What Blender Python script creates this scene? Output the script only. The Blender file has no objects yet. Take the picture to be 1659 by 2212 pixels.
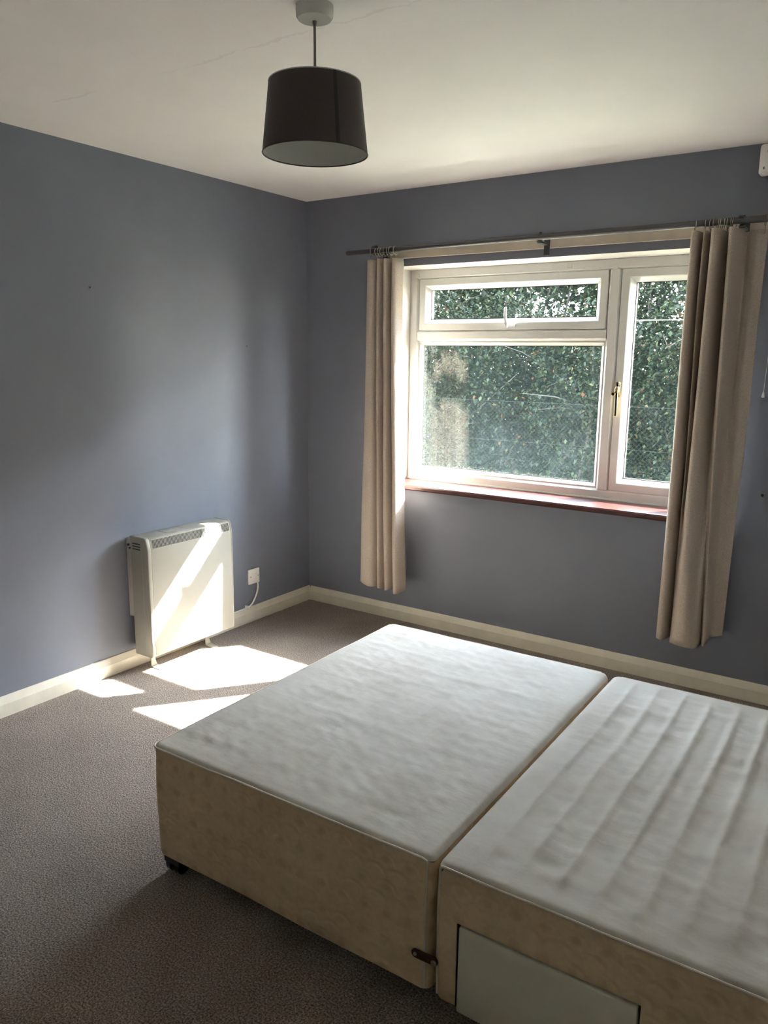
import bpy, bmesh, math, random
import numpy as np
from mathutils import Vector, Matrix, noise

# ------------------------------------------------------------------ camera, sky, sun, exposure
scene = bpy.context.scene
COL = scene.collection
cam_d = bpy.data.cameras.new('camera')
cam = bpy.data.objects.new('camera', cam_d)
COL.objects.link(cam)
YAW, PITCH, ROLL, FPX = -0.5937, -0.1973, 0.0117, 1685.9
fwd = Vector((math.sin(YAW)*math.cos(PITCH), math.cos(YAW)*math.cos(PITCH), math.sin(PITCH)))
rgt = fwd.cross(Vector((0, 0, 1))).normalized()
upv = rgt.cross(fwd)
r2 = math.cos(ROLL)*rgt + math.sin(ROLL)*upv
u2 = -math.sin(ROLL)*rgt + math.cos(ROLL)*upv
M = Matrix((r2, u2, -fwd)).transposed().to_4x4()
M.translation = Vector((3.0741, -3.7113, 1.5273))
cam.matrix_world = M
cam_d.sensor_fit = 'HORIZONTAL'
cam_d.sensor_width = 36.0
cam_d.lens = 36.0*FPX/1659.0
cam_d.clip_start = 0.02
scene.camera = cam

SUN_DIR = Vector((-0.772, -1.0, -0.975)).normalized()
world = bpy.data.worlds.new('sky')
scene.world = world
world.use_nodes = True
wn = world.node_tree.nodes
bg = wn['Background']
sky = wn.new('ShaderNodeTexSky')
sky.sky_type = 'NISHITA'
sky.sun_disc = False
sky.sun_elevation = math.radians(37.7)
sky.sun_rotation = math.radians(37.7)
sky.air_density = 1.0
sky.dust_density = 0.6
sky.ozone_density = 1.0
hs = wn.new('ShaderNodeHueSaturation')          # thin high haze: paler sky
hs.inputs['Saturation'].default_value = 0.5
world.node_tree.links.new(sky.outputs[0], hs.inputs['Color'])
world.node_tree.links.new(hs.outputs[0], bg.inputs[0])
bg.inputs[1].default_value = 1.35

sun_d = bpy.data.lights.new('sun', 'SUN')
sun_d.energy = 23.5
sun_d.angle = math.radians(0.6)
sun_d.color = (1.0, 0.95, 0.88)
sun = bpy.data.objects.new('sun', sun_d)
COL.objects.link(sun)
sun.location = (8, 10, 12)
sun.rotation_euler = SUN_DIR.to_track_quat('-Z', 'Y').to_euler()

vs = scene.view_settings
vs.view_transform = 'Standard'
vs.look = 'None'
vs.gamma = 1.0
vs.use_curve_mapping = False
vs.exposure = 2.65
scene.cycles.max_bounces = 10
scene.cycles.diffuse_bounces = 6
scene.cycles.glossy_bounces = 3
scene.cycles.use_adaptive_sampling = True
scene.cycles.adaptive_threshold = 0.16
scene.cycles.transparent_max_bounces = 24
scene.cycles.sample_clamp_indirect = 12.0

random.seed(7)
rng = np.random.default_rng(7)
PI = math.pi

# ------------------------------------------------------------------ helpers
def wloc(o):
    v = Vector((0, 0, 0))
    while o is not None:
        v = v + o.location
        o = o.parent
    return v

def tag(o, label=None, cat=None, group=None, kind=None):
    if label: o['label'] = label
    if cat: o['category'] = cat
    if group: o['group'] = group
    if kind: o['kind'] = kind
    return o

def empty(name, loc, label=None, cat=None, group=None, kind=None):
    o = bpy.data.objects.new(name, None)
    o.empty_display_size = 0.1
    o.location = loc
    COL.objects.link(o)
    return tag(o, label, cat, group, kind)

def mesh_obj(name, verts, faces, mats, parent=None, origin=None, smooth=False, fmat=None):
    """verts in world coordinates; the object's origin is its parent's place, or `origin`"""
    base = wloc(parent) if parent is not None else Vector(origin or (0, 0, 0))
    me = bpy.data.meshes.new(name)
    v = np.asarray(verts, dtype=float).reshape(-1, 3) - np.array(base)
    me.from_pydata(v.tolist(), [], [list(f) for f in faces])
    if not isinstance(mats, (list, tuple)): mats = [mats]
    for m in mats: me.materials.append(m)
    if fmat is not None:
        me.polygons.foreach_set('material_index', list(fmat))
    if smooth:
        me.polygons.foreach_set('use_smooth', [True]*len(me.polygons))
    me.update()
    o = bpy.data.objects.new(name, me)
    COL.objects.link(o)
    if parent is not None:
        o.parent = parent
    else:
        o.location = base
    return o

class MB:
    """collects shapes of one part in world coordinates"""
    def __init__(self, xf=None):
        self.v, self.f, self.m = [], [], []
        self.xf = xf
        self.cur = 0
    def add(self, verts, faces):
        n = len(self.v)
        for p in verts:
            self.v.append(tuple(self.xf(p)) if self.xf else tuple(p))
        for f in faces:
            self.f.append([i+n for i in f]); self.m.append(self.cur)
    def box(self, x0, x1, y0, y1, z0, z1):
        vs_ = [(x, y, z) for z in (z0, z1) for y in (y0, y1) for x in (x0, x1)]
        self.add(vs_, [(0, 2, 3, 1), (4, 5, 7, 6), (0, 1, 5, 4), (2, 6, 7, 3), (0, 4, 6, 2), (1, 3, 7, 5)])
    def tube(self, pts, r, n=10, closed=False, caps=True):
        pts = [Vector(p) for p in pts]
        rings = []
        N = len(pts)
        ref = None
        for i, p in enumerate(pts):
            a = pts[(i-1) % N] if (closed or i > 0) else p
            b = pts[(i+1) % N] if (closed or i < N-1) else p
            t = (b-a).normalized()
            if ref is None:
                ref = Vector((0, 0, 1)) if abs(t.z) < 0.9 else Vector((1, 0, 0))
            u = (ref - t*ref.dot(t)).normalized()
            ref = u
            w = t.cross(u)
            rr = r[i] if isinstance(r, (list, tuple)) else r
            rings.append([p + rr*(math.cos(2*PI*k/n)*u + math.sin(2*PI*k/n)*w) for k in range(n)])
        verts = [q for R in rings for q in R]
        faces = []
        for i in range(N if closed else N-1):
            j = (i+1) % N
            for k in range(n):
                l = (k+1) % n
                faces.append((i*n+k, i*n+l, j*n+l, j*n+k))
        if not closed and caps:
            faces.append(tuple(range(n-1, -1, -1)))
            faces.append(tuple((N-1)*n+k for k in range(n)))
        self.add(verts, faces)
    def lathe(self, cx, cy, prof, n=40, cap0=False, cap1=False):
        verts, faces = [], []
        for (r, z) in prof:
            for k in range(n):
                a = 2*PI*k/n
                verts.append((cx + r*math.cos(a), cy + r*math.sin(a), z))
        for i in range(len(prof)-1):
            for k in range(n):
                l = (k+1) % n
                faces.append((i*n+k, i*n+l, (i+1)*n+l, (i+1)*n+k))
        if cap0: faces.append(tuple(range(n-1, -1, -1)))
        if cap1: faces.append(tuple((len(prof)-1)*n+k for k in range(n)))
        self.add(verts, faces)
    def rect_frame(self, x0, x1, z0, z1, prof):
        """mitred rectangular frame in an xz plane; prof = closed loop of (inset, y)"""
        n = len(prof)
        verts = []
        for (cx, cz, sx, sz) in ((x0, z0, 1, 1), (x1, z0, -1, 1), (x1, z1, -1, -1), (x0, z1, 1, -1)):
            for (ins, y) in prof:
                verts.append((cx+sx*ins, y, cz+sz*ins))
        faces = []
        for c in range(4):
            d = (c+1) % 4
            for k in range(n):
                l = (k+1) % n
                faces.append((c*n+k, c*n+l, d*n+l, d*n+k))
        self.add(verts, faces)
    def extrude_x(self, prof, x0, x1):
        """prof = closed loop of (y, z), run from x0 to x1"""
        n = len(prof)
        verts = [(x0, y, z) for y, z in prof] + [(x1, y, z) for y, z in prof]
        faces = [(k, (k+1) % n, n+(k+1) % n, n+k) for k in range(n)]
        faces += [tuple(range(n-1, -1, -1)), tuple(range(n, 2*n))]
        self.add(verts, faces)
    def extrude_y(self, prof, y0, y1):
        """prof = closed loop of (x, z), run from y0 to y1"""
        n = len(prof)
        verts = [(x, y0, z) for x, z in prof] + [(x, y1, z) for x, z in prof]
        faces = [(k, (k+1) % n, n+(k+1) % n, n+k) for k in range(n)]
        faces += [tuple(range(n-1, -1, -1)), tuple(range(n, 2*n))]
        self.add(verts, faces)
    def build(self, name, mats, parent=None, origin=None, smooth=False, bevel=0.0, seg=2):
        o = mesh_obj(name, self.v, self.f, mats, parent, origin, False, self.m)
        bm = bmesh.new(); bm.from_mesh(o.data)
        bmesh.ops.recalc_face_normals(bm, faces=bm.faces)
        if bevel > 0:
            es = [e for e in bm.edges if len(e.link_faces) == 2 and e.calc_face_angle(0) > 0.5]
            bmesh.ops.bevel(bm, geom=es, offset=bevel, segments=seg, profile=0.5, affect='EDGES', clamp_overlap=True)
        if smooth or bevel > 0:
            for f in bm.faces: f.smooth = True
            for e in bm.edges:
                if len(e.link_faces) == 2 and e.calc_face_angle(0) > 0.7: e.smooth = False
        bm.to_mesh(o.data); bm.free()
        return o

# ------------------------------------------------------------------ materials
def new_mat(name):
    m = bpy.data.materials.new(name)
    m.use_nodes = True
    nt = m.node_tree
    return m, nt.nodes, nt.links, nt.nodes['Principled BSDF']

def coords(N, L, scale=(1, 1, 1)):
    tc = N.new('ShaderNodeTexCoord')
    mp = N.new('ShaderNodeMapping')
    mp.inputs['Scale'].default_value = scale
    g = N.new('ShaderNodeNewGeometry')
    L.new(g.outputs['Position'], mp.inputs[0])
    return mp.outputs[0]

def noise_tex(N, L, vec, scale, detail=3, rough=0.55):
    t = N.new('ShaderNodeTexNoise')
    t.inputs['Scale'].default_value = scale
    t.inputs['Detail'].default_value = detail
    t.inputs['Roughness'].default_value = rough
    L.new(vec, t.inputs['Vector'])
    return t.outputs['Fac']

def ramp(N, L, fac, stops):
    r = N.new('ShaderNodeValToRGB')
    el = r.color_ramp.elements
    while len(el) < len(stops): el.new(0.5)
    for e, (p, c) in zip(el, stops):
        e.position = p
        e.color = (*c, 1) if len(c) == 3 else c
    L.new(fac, r.inputs[0])
    return r.outputs[0]

def bump(N, L, bsdf, height, strength=0.2, dist=0.002, prev=None):
    b = N.new('ShaderNodeBump')
    b.inputs['Strength'].default_value = strength
    b.inputs['Distance'].default_value = dist
    L.new(height, b.inputs['Height'])
    if prev is not None: L.new(prev, b.inputs['Normal'])
    L.new(b.outputs[0], bsdf.inputs['Normal'])
    return b.outputs[0]

def math_n(N, L, op, a, b=None, c=None):
    m = N.new('ShaderNodeMath'); m.operation = op
    for i, x in enumerate((a, b, c)):
        if x is None: continue
        if isinstance(x, (int, float)): m.inputs[i].default_value = x
        else: L.new(x, m.inputs[i])
    return m.outputs[0]

def simple(name, col, rough=0.5, var=0.06, nscale=8.0, metallic=0.0, bumps=0.0, bscale=200.0, spec=0.5):
    m, N, L, b = new_mat(name)
    v = coords(N, L)
    f = noise_tex(N, L, v, nscale, 4)
    lo = tuple(c*(1-var) for c in col); hi = tuple(min(1, c*(1+var)) for c in col)
    L.new(ramp(N, L, f, [(0.3, lo), (0.7, hi)]), b.inputs['Base Color'])
    b.inputs['Roughness'].default_value = rough
    b.inputs['Metallic'].default_value = metallic
    b.inputs['Specular IOR Level'].default_value = spec
    if bumps > 0:
        bump(N, L, b, noise_tex(N, L, v, bscale, 3), bumps, 0.002)
    return m

MAT = {}
# blue-grey emulsion with roller texture, filler patches and scuffs
m, N, L, b = new_mat('blue_grey_paint')
v = coords(N, L)
f = noise_tex(N, L, v, 2.2, 5, 0.6)
L.new(ramp(N, L, f, [(0.25, (0.178, 0.194, 0.240)), (0.75, (0.205, 0.223, 0.272))]), b.inputs['Base Color'])
b.inputs['Roughness'].default_value = 0.55
b.inputs['Specular IOR Level'].default_value = 0.35
b1 = bump(N, L, b, noise_tex(N, L, v, 260, 2), 0.10, 0.001)
bump(N, L, b, noise_tex(N, L, v, 5, 3), 0.25, 0.004, b1)
MAT['wall'] = m

# ceiling: cream-white emulsion, plaster undulation and one hairline crack
m, N, L, b = new_mat('ceiling_paint')
v = coords(N, L)
f = noise_tex(N, L, v, 1.7, 4)
base = ramp(N, L, f, [(0.3, (0.83, 0.82, 0.805)), (0.7, (0.88, 0.87, 0.855))])
sep = N.new('ShaderNodeSeparateXYZ'); L.new(v, sep.inputs[0])
wob = noise_tex(N, L, v, 6.0, 5, 0.7)
yy = math_n(N, L, 'ADD', sep.outputs[1], math_n(N, L, 'MULTIPLY_ADD', wob, 0.10, 1.830))
dist = math_n(N, L, 'ABSOLUTE', yy)
gap = noise_tex(N, L, v, 4.0, 2)
wid = math_n(N, L, 'MAXIMUM', math_n(N, L, 'MULTIPLY_ADD', gap, 0.030, -0.0125), 0.0002)
line = math_n(N, L, 'LESS_THAN', dist, wid)
inx = math_n(N, L, 'MULTIPLY', math_n(N, L, 'GREATER_THAN', sep.outputs[0], 0.4), math_n(N, L, 'LESS_THAN', sep.outputs[0], 2.0))
mx = N.new('ShaderNodeMix'); mx.data_type = 'RGBA'
L.new(math_n(N, L, 'MULTIPLY', math_n(N, L, 'MULTIPLY', line, inx), 0.15), mx.inputs[0])
L.new(base, mx.inputs[6]); mx.inputs[7].default_value = (0.42, 0.39, 0.36, 1)
L.new(mx.outputs[2], b.inputs['Base Color'])
b.inputs['Roughness'].default_value = 0.7
b1 = bump(N, L, b, noise_tex(N, L, v, 180, 2), 0.06, 0.001)
bump(N, L, b, noise_tex(N, L, v, 2.6, 2), 0.35, 0.012, b1)
MAT['ceiling'] = m

# carpet: taupe cut pile with flecks
m, N, L, b = new_mat('taupe_carpet')
v = coords(N, L)
f1 = noise_tex(N, L, v, 200, 4, 0.75)
f2 = noise_tex(N, L, v, 3.0, 4, 0.6)
vo = N.new('ShaderNodeTexVoronoi'); vo.inputs['Scale'].default_value = 210
L.new(v, vo.inputs['Vector'])
c1 = ramp(N, L, f1, [(0.36, (0.055, 0.042, 0.035)), (0.48, (0.22, 0.178, 0.152)), (0.62, (0.52, 0.45, 0.40))])
c2 = ramp(N, L, f2, [(0.3, (0.86, 0.86, 0.86)), (0.7, (1.1, 1.08, 1.06))])
mx = N.new('ShaderNodeMix'); mx.data_type = 'RGBA'; mx.blend_type = 'MULTIPLY'; mx.inputs[0].default_value = 1
L.new(c1, mx.inputs[6]); L.new(c2, mx.inputs[7])
L.new(mx.outputs[2], b.inputs['Base Color'])
b.inputs['Roughness'].default_value = 0.95
b.inputs['Specular IOR Level'].default_value = 0.1
b.inputs['Sheen Weight'].default_value = 0.15
b1 = bump(N, L, b, f1, 0.6, 0.005)
bump(N, L, b, vo.outputs['Distance'], 0.5, 0.004, b1)
MAT['carpet'] = m

MAT['white_wall'] = simple('white_emulsion', (0.85, 0.84, 0.81), 0.7, 0.02, 3)  # white given to the unseen walls to bounce fill light into the room
MAT['skirting'] = simple('cream_gloss_paint', (0.74, 0.70, 0.60), 0.35, 0.05, 14)
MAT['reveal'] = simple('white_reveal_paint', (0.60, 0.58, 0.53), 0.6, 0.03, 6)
MAT['upvc'] = simple('white_upvc', (0.62, 0.62, 0.60), 0.3, 0.02, 10)
MAT['gasket'] = simple('dark_gasket', (0.03, 0.03, 0.03), 0.6)
MAT['heater'] = simple('cream_enamel', (0.345, 0.335, 0.288), 0.35, 0.02, 6)
MAT['heater_dark'] = simple('dark_slot', (0.02, 0.018, 0.017), 0.7)
MAT['heater_back'] = simple('grey_bracket_steel', (0.50, 0.48, 0.45), 0.5)
MAT['plastic'] = simple('white_plastic', (0.80, 0.79, 0.76), 0.3, 0.02)
MAT['rose'] = simple('grey_white_plastic', (0.62, 0.61, 0.57), 0.12, 0.02)
MAT['flex'] = simple('grey_flex', (0.24, 0.22, 0.20), 0.5)
MAT['pole'] = simple('brushed_grey_metal', (0.10, 0.10, 0.105), 0.36, 0.05, 40, metallic=0.5)
MAT['bracket'] = simple('dark_bracket_metal', (0.07, 0.07, 0.075), 0.45, 0.05, 20, metallic=0.4)
MAT['ring'] = simple('steel_ring', (0.55, 0.52, 0.46), 0.25, 0.04, 20, metallic=1.0)
MAT['batten'] = simple('beige_batten', (0.50, 0.44, 0.36), 0.6, 0.06, 12)
MAT['brass'] = simple('brass', (0.72, 0.56, 0.28), 0.2, 0.05, 30, metallic=1.0)
MAT['bronze'] = simple('dark_bronze', (0.012, 0.008, 0.005), 0.35, 0.1, 40, metallic=0.3)
MAT['link'] = simple('rusty_brown_metal', (0.055, 0.026, 0.015), 0.45, 0.25, 60, metallic=0.35)
MAT['screw'] = simple('zinc_screw', (0.5, 0.48, 0.44), 0.3, 0.05, 30, metallic=1.0)
MAT['castor'] = simple('black_castor', (0.012, 0.012, 0.014), 0.4)
MAT['dust'] = simple('black_dust_cloth', (0.015, 0.014, 0.013), 0.9)
MAT['piping'] = simple('ivory_piping', (0.63, 0.57, 0.48), 0.7, 0.05, 60)
MAT['drawer'] = simple('plain_drawer_cloth', (0.70, 0.665, 0.54), 0.85, 0.07, 10, bumps=0.15, bscale=400)
MAT['brick'] = simple('outside_render', (0.55, 0.52, 0.46), 0.9, 0.1, 5)

# mahogany sill
m, N, L, b = new_mat('mahogany_gloss')
v = coords(N, L, (1.5, 14, 14))
f = noise_tex(N, L, v, 9, 5, 0.6)
L.new(ramp(N, L, f, [(0.3, (0.042, 0.011, 0.010)), (0.7, (0.085, 0.022, 0.019))]), b.inputs['Base Color'])
b.inputs['Roughness'].default_value = 0.30
b.inputs['Specular IOR Level'].default_value = 0.5
b.inputs['Coat Weight'].default_value = 0.2
b.inputs['Coat Roughness'].default_value = 0.12
MAT['sill'] = m

# lampshade: dark brown satin outside; light lining inside
m, N, L, b = new_mat('dark_brown_shade')
v = coords(N, L, (1, 1, 0.15))
f = noise_tex(N, L, v, 500, 2)
L.new(ramp(N, L, f, [(0.3, (0.046, 0.031, 0.032)), (0.7, (0.058, 0.041, 0.042))]), b.inputs['Base Color'])
b.inputs['Roughness'].default_value = 0.6
b.inputs['Sheen Weight'].default_value = 0.1
MAT['shade'] = m
MAT['shade_seam'] = simple('shade_seam', (0.014, 0.011, 0.011), 0.6)
MAT['lining'] = simple('pale_grey_lining', (0.52, 0.53, 0.50), 0.6, 0.02)

# woven oatmeal curtain
m, N, L, b = new_mat('oatmeal_weave')
va = coords(N, L, (260, 260, 1100)); vb = coords(N, L, (1100, 1100, 200))
fa = noise_tex(N, L, va, 1.0, 2); fb = noise_tex(N, L, vb, 1.0, 2)
f = math_n(N, L, 'MULTIPLY_ADD', fa, 0.5, math_n(N, L, 'MULTIPLY', fb, 0.5))
colr = ramp(N, L, f, [(0.36, (0.37, 0.305, 0.258)), (0.64, (0.70, 0.61, 0.535))])
L.new(colr, b.inputs['Base Color'])
b.inputs['Roughness'].default_value = 0.9
b.inputs['Specular IOR Level'].default_value = 0.15
bump(N, L, b, f, 0.35, 0.001)
MAT['curtain'] = m

# divan top: pale grey-ivory ticking, faint stains
m, N, L, b = new_mat('ivory_ticking')
v = coords(N, L)
f = noise_tex(N, L, v, 3.5, 6, 0.65)
L.new(ramp(N, L, f, [(0.28, (0.50, 0.455, 0.40)), (0.5, (0.59, 0.555, 0.50)), (0.75, (0.63, 0.60, 0.55))]), b.inputs['Base Color'])
b.inputs['Roughness'].default_value = 0.8
b.inputs['Specular IOR Level'].default_value = 0.12
b1 = bump(N, L, b, noise_tex(N, L, coords(N, L, (900, 300, 900)), 1.0, 2), 0.15, 0.001)
bump(N, L, b, noise_tex(N, L, coords(N, L, (14, 30, 20)), 1.0, 4, 0.55), 0.30, 0.006, b1)
MAT['ticking'] = m

# divan sides: gold-beige damask with scalloped quilting
m, N, L, b = new_mat('beige_damask')
v = coords(N, L)
sp_ = N.new('ShaderNodeSeparateXYZ'); L.new(v, sp_.inputs[0])
wb = noise_tex(N, L, v, 16, 2)
u_ = math_n(N, L, 'ADD', math_n(N, L, 'DIVIDE', math_n(N, L, 'ADD', sp_.outputs[0], sp_.outputs[1]), 0.066), math_n(N, L, 'MULTIPLY', wb, 0.35))
w_ = math_n(N, L, 'ADD', math_n(N, L, 'DIVIDE', sp_.outputs[2], 0.036), math_n(N, L, 'MULTIPLY', wb, 0.25))
row = math_n(N, L, 'FLOOR', w_)
fu = math_n(N, L, 'SUBTRACT', math_n(N, L, 'FRACT', math_n(N, L, 'MULTIPLY_ADD', math_n(N, L, 'MODULO', row, 2.0), 0.5, u_)), 0.5)
fw = math_n(N, L, 'FRACT', w_)
rad = math_n(N, L, 'SQRT', math_n(N, L, 'ADD', math_n(N, L, 'POWER', fu, 2.0), math_n(N, L, 'POWER', math_n(N, L, 'MULTIPLY', fw, 0.62), 2.0)))
ringd = math_n(N, L, 'ABSOLUTE', math_n(N, L, 'SUBTRACT', rad, 0.5))
quilt = N.new('ShaderNodeMapRange'); quilt.interpolation_type = 'SMOOTHSTEP'
quilt.inputs[1].default_value = 0.0; quilt.inputs[2].default_value = 0.16; L.new(ringd, quilt.inputs[0])
fl_ = math_n(N, L, 'SQRT', math_n(N, L, 'ADD', math_n(N, L, 'POWER', fu, 2.0), math_n(N, L, 'POWER', math_n(N, L, 'MULTIPLY', math_n(N, L, 'SUBTRACT', fw, 0.45), 0.55), 2.0)))
f = noise_tex(N, L, v, 60, 4, 0.65)
flower = N.new('ShaderNodeMapRange'); flower.interpolation_type = 'SMOOTHSTEP'
flower.inputs[1].default_value = 0.34; flower.inputs[2].default_value = 0.08; flower.inputs[3].default_value = 0; flower.inputs[4].default_value = 1
L.new(math_n(N, L, 'MULTIPLY_ADD', f, 0.25, math_n(N, L, 'SUBTRACT', fl_, 0.10)), flower.inputs[0])
rowsel = math_n(N, L, 'LESS_THAN', math_n(N, L, 'MODULO', row, 2.0), 0.5)
pat = math_n(N, L, 'MULTIPLY', math_n(N, L, 'MULTIPLY', flower.outputs[0], rowsel), noise_tex(N, L, v, 7, 2))
base = ramp(N, L, f, [(0.3, (0.66, 0.505, 0.32)), (0.7, (0.74, 0.58, 0.38))])
mx = N.new('ShaderNodeMix'); mx.data_type = 'RGBA'
L.new(math_n(N, L, 'MULTIPLY', pat, 0.75), mx.inputs[0]); L.new(base, mx.inputs[6]); mx.inputs[7].default_value = (0.46, 0.32, 0.18, 1)
L.new(mx.outputs[2], b.inputs['Base Color'])
b.inputs['Roughness'].default_value = 0.75
b.inputs['Specular IOR Level'].default_value = 0.2
b1 = bump(N, L, b, quilt.outputs[0], 0.32, 0.004)
bump(N, L, b, f, 0.12, 0.002, b1)
MAT['damask'] = m

# window glass: clear, mirror reflection by angle, a film of dirt with wipe marks that scatters the sun
def glass(name, lo, hi, low):
    m = bpy.data.materials.new(name); m.use_nodes = True
    nt = m.node_tree; N, L = nt.nodes, nt.links
    N.remove(N['Principled BSDF'])
    out = N['Material Output']
    tr = N.new('ShaderNodeBsdfTransparent'); tr.inputs[0].default_value = (0.94, 0.965, 0.955, 1)
    gl = N.new('ShaderNodeBsdfGlossy'); gl.inputs['Roughness'].default_value = 0.0
    lw = N.new('ShaderNodeLayerWeight'); lw.inputs[0].default_value = 0.5
    fr = math_n(N, L, 'MULTIPLY_ADD', math_n(N, L, 'POWER', lw.outputs['Facing'], 5.0), 0.9, 0.022)
    m1 = N.new('ShaderNodeMixShader'); L.new(fr, m1.inputs[0]); L.new(tr.outputs[0], m1.inputs[1]); L.new(gl.outputs[0], m1.inputs[2])
    v = coords(N, L)
    nd = N.new('ShaderNodeTexNoise'); nd.inputs['Scale'].default_value = 3.0; nd.inputs['Detail'].default_value = 2
    L.new(v, nd.inputs['Vector'])
    va = N.new('ShaderNodeVectorMath'); va.operation = 'MULTIPLY_ADD'
    L.new(nd.outputs['Color'], va.inputs[0]); va.inputs[1].default_value = (0.9, 0.9, 0.9); L.new(v, va.inputs[2])
    wv = N.new('ShaderNodeTexWave'); wv.wave_type = 'RINGS'; wv.inputs['Scale'].default_value = 3.0
    wv.inputs['Distortion'].default_value = 6; wv.inputs['Detail'].default_value = 4; wv.inputs['Detail Scale'].default_value = 2.5
    L.new(va.outputs[0], wv.inputs['Vector'])
    specks = noise_tex(N, L, v, 160, 2, 0.7)
    cloud = noise_tex(N, L, v, 3.2, 4, 0.6)
    k = math_n(N, L, 'MULTIPLY', math_n(N, L, 'MULTIPLY_ADD', wv.outputs['Fac'], 0.16, math_n(N, L, 'MULTIPLY', specks, 0.85)), cloud)
    fac = ramp(N, L, k, [(0.12, (lo,)*3), (0.5, (hi,)*3)])
    sz = N.new('ShaderNodeSeparateXYZ'); L.new(v, sz.inputs[0])
    grime = N.new('ShaderNodeMapRange')                       # rain-splashed grime builds up towards the foot of the pane
    grime.inputs[1].default_value = 0.88; grime.inputs[2].default_value = 1.45
    grime.inputs[3].default_value = 1.0+low; grime.inputs[4].default_value = 1.0
    L.new(sz.outputs[2], grime.inputs[0])
    fac = math_n(N, L, 'MULTIPLY', fac, grime.outputs[0])
    df = N.new('ShaderNodeBsdfTranslucent'); df.inputs[0].default_value = (0.66, 0.88, 0.94, 1)
    dd = N.new('ShaderNodeBsdfDiffuse'); dd.inputs[0].default_value = (0.6, 0.66, 0.66, 1)
    m0 = N.new('ShaderNodeMixShader'); m0.inputs[0].default_value = 0.3
    L.new(df.outputs[0], m0.inputs[1]); L.new(dd.outputs[0], m0.inputs[2])
    m2 = N.new('ShaderNodeMixShader'); L.new(fac, m2.inputs[0]); L.new(m1.outputs[0], m2.inputs[1]); L.new(m0.outputs[0], m2.inputs[2])
    L.new(m2.outputs[0], out.inputs[0])
    return m
MAT['glass'] = glass('dirty_glass', 0.0003, 0.0022, 0.3)
MAT['glass_hazy'] = glass('hazier_glass', 0.0005, 0.0030, 1.9)

def leaf_mat(name, cols):
    m = bpy.data.materials.new(name); m.use_nodes = True
    N, L = m.node_tree.nodes, m.node_tree.links
    b = N['Principled BSDF']; out = N['Material Output']
    g = N.new('ShaderNodeNewGeometry')
    c = ramp(N, L, g.outputs['Random Per Island'], cols)
    L.new(c, b.inputs['Base Color']); b.inputs['Roughness'].default_value = 0.55; b.inputs['Specular IOR Level'].default_value = 0.15
    t = N.new('ShaderNodeBsdfTranslucent'); L.new(c, t.inputs[0])
    mx = N.new('ShaderNodeMixShader'); mx.inputs[0].default_value = 0.15
    L.new(b.outputs[0], mx.inputs[1]); L.new(t.outputs[0], mx.inputs[2]); L.new(mx.outputs[0], out.inputs[0])
    return m
MAT['leaf'] = leaf_mat('hedge_leaf', [(0.0, (0.004, 0.008, 0.004)), (0.45, (0.009, 0.016, 0.007)), (0.8, (0.022, 0.032, 0.014)), (0.96, (0.042, 0.046, 0.018)), (1.0, (0.085, 0.035, 0.015))])
MAT['leaf2'] = leaf_mat('tree_leaf', [(0.0, (0.005, 0.008, 0.004)), (0.6, (0.012, 0.020, 0.008)), (1.0, (0.032, 0.042, 0.016))])
MAT['bark'] = simple('grey_bark', (0.045, 0.037, 0.03), 0.9, 0.2, 30, bumps=0.5, bscale=60)
MAT['wire'] = simple('galvanised_wire', (0.022, 0.025, 0.022), 0.7, 0.05, 20)
MAT['pale_wire'] = simple('pale_green_line', (0.62, 0.72, 0.55), 0.5, 0.05, 20)
MAT['litter'] = leaf_mat('fallen_leaf', [(0.0, (0.25, 0.17, 0.09)), (0.5, (0.42, 0.33, 0.18)), (1.0, (0.60, 0.52, 0.36))])

# ------------------------------------------------------------------ the room
RX, RY, H = 3.75, -4.45, 2.40
OX0, OX1, OZ0, OZ1 = 0.600, 2.400, 0.785, 2.006      # window opening
WT = 0.30                                            # window wall thickness

mb = MB(); mb.box(-0.12, RX+0.12, RY-0.12, WT, -0.12, 0.0)
tag(mb.build('floor', MAT['carpet']), 'taupe brown carpeted floor flecked with lighter pile', kind='structure')
mb = MB(); mb.box(-0.12, RX+0.12, RY-0.12, WT, H, H+0.12)
tag(mb.build('ceiling', MAT['ceiling']), 'cream white plaster ceiling with a hairline crack', kind='structure')
mb = MB(); mb.box(-0.12, 0.0, RY-0.12, WT, 0.0, H)
wall_left = tag(mb.build('wall_left', MAT['wall']), 'blue grey painted wall behind the heater', kind='structure')
mb = MB(); mb.box(RX, RX+0.12, RY-0.12, WT, 0.0, H)
tag(mb.build('wall_right', MAT['white_wall']), 'white painted wall at the bed head', kind='structure')
mb = MB(); mb.box(0.0, RX, RY-0.12, RY, 0.0, H)
tag(mb.build('wall_front', MAT['white_wall']), 'white painted wall opposite the window', kind='structure')
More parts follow.
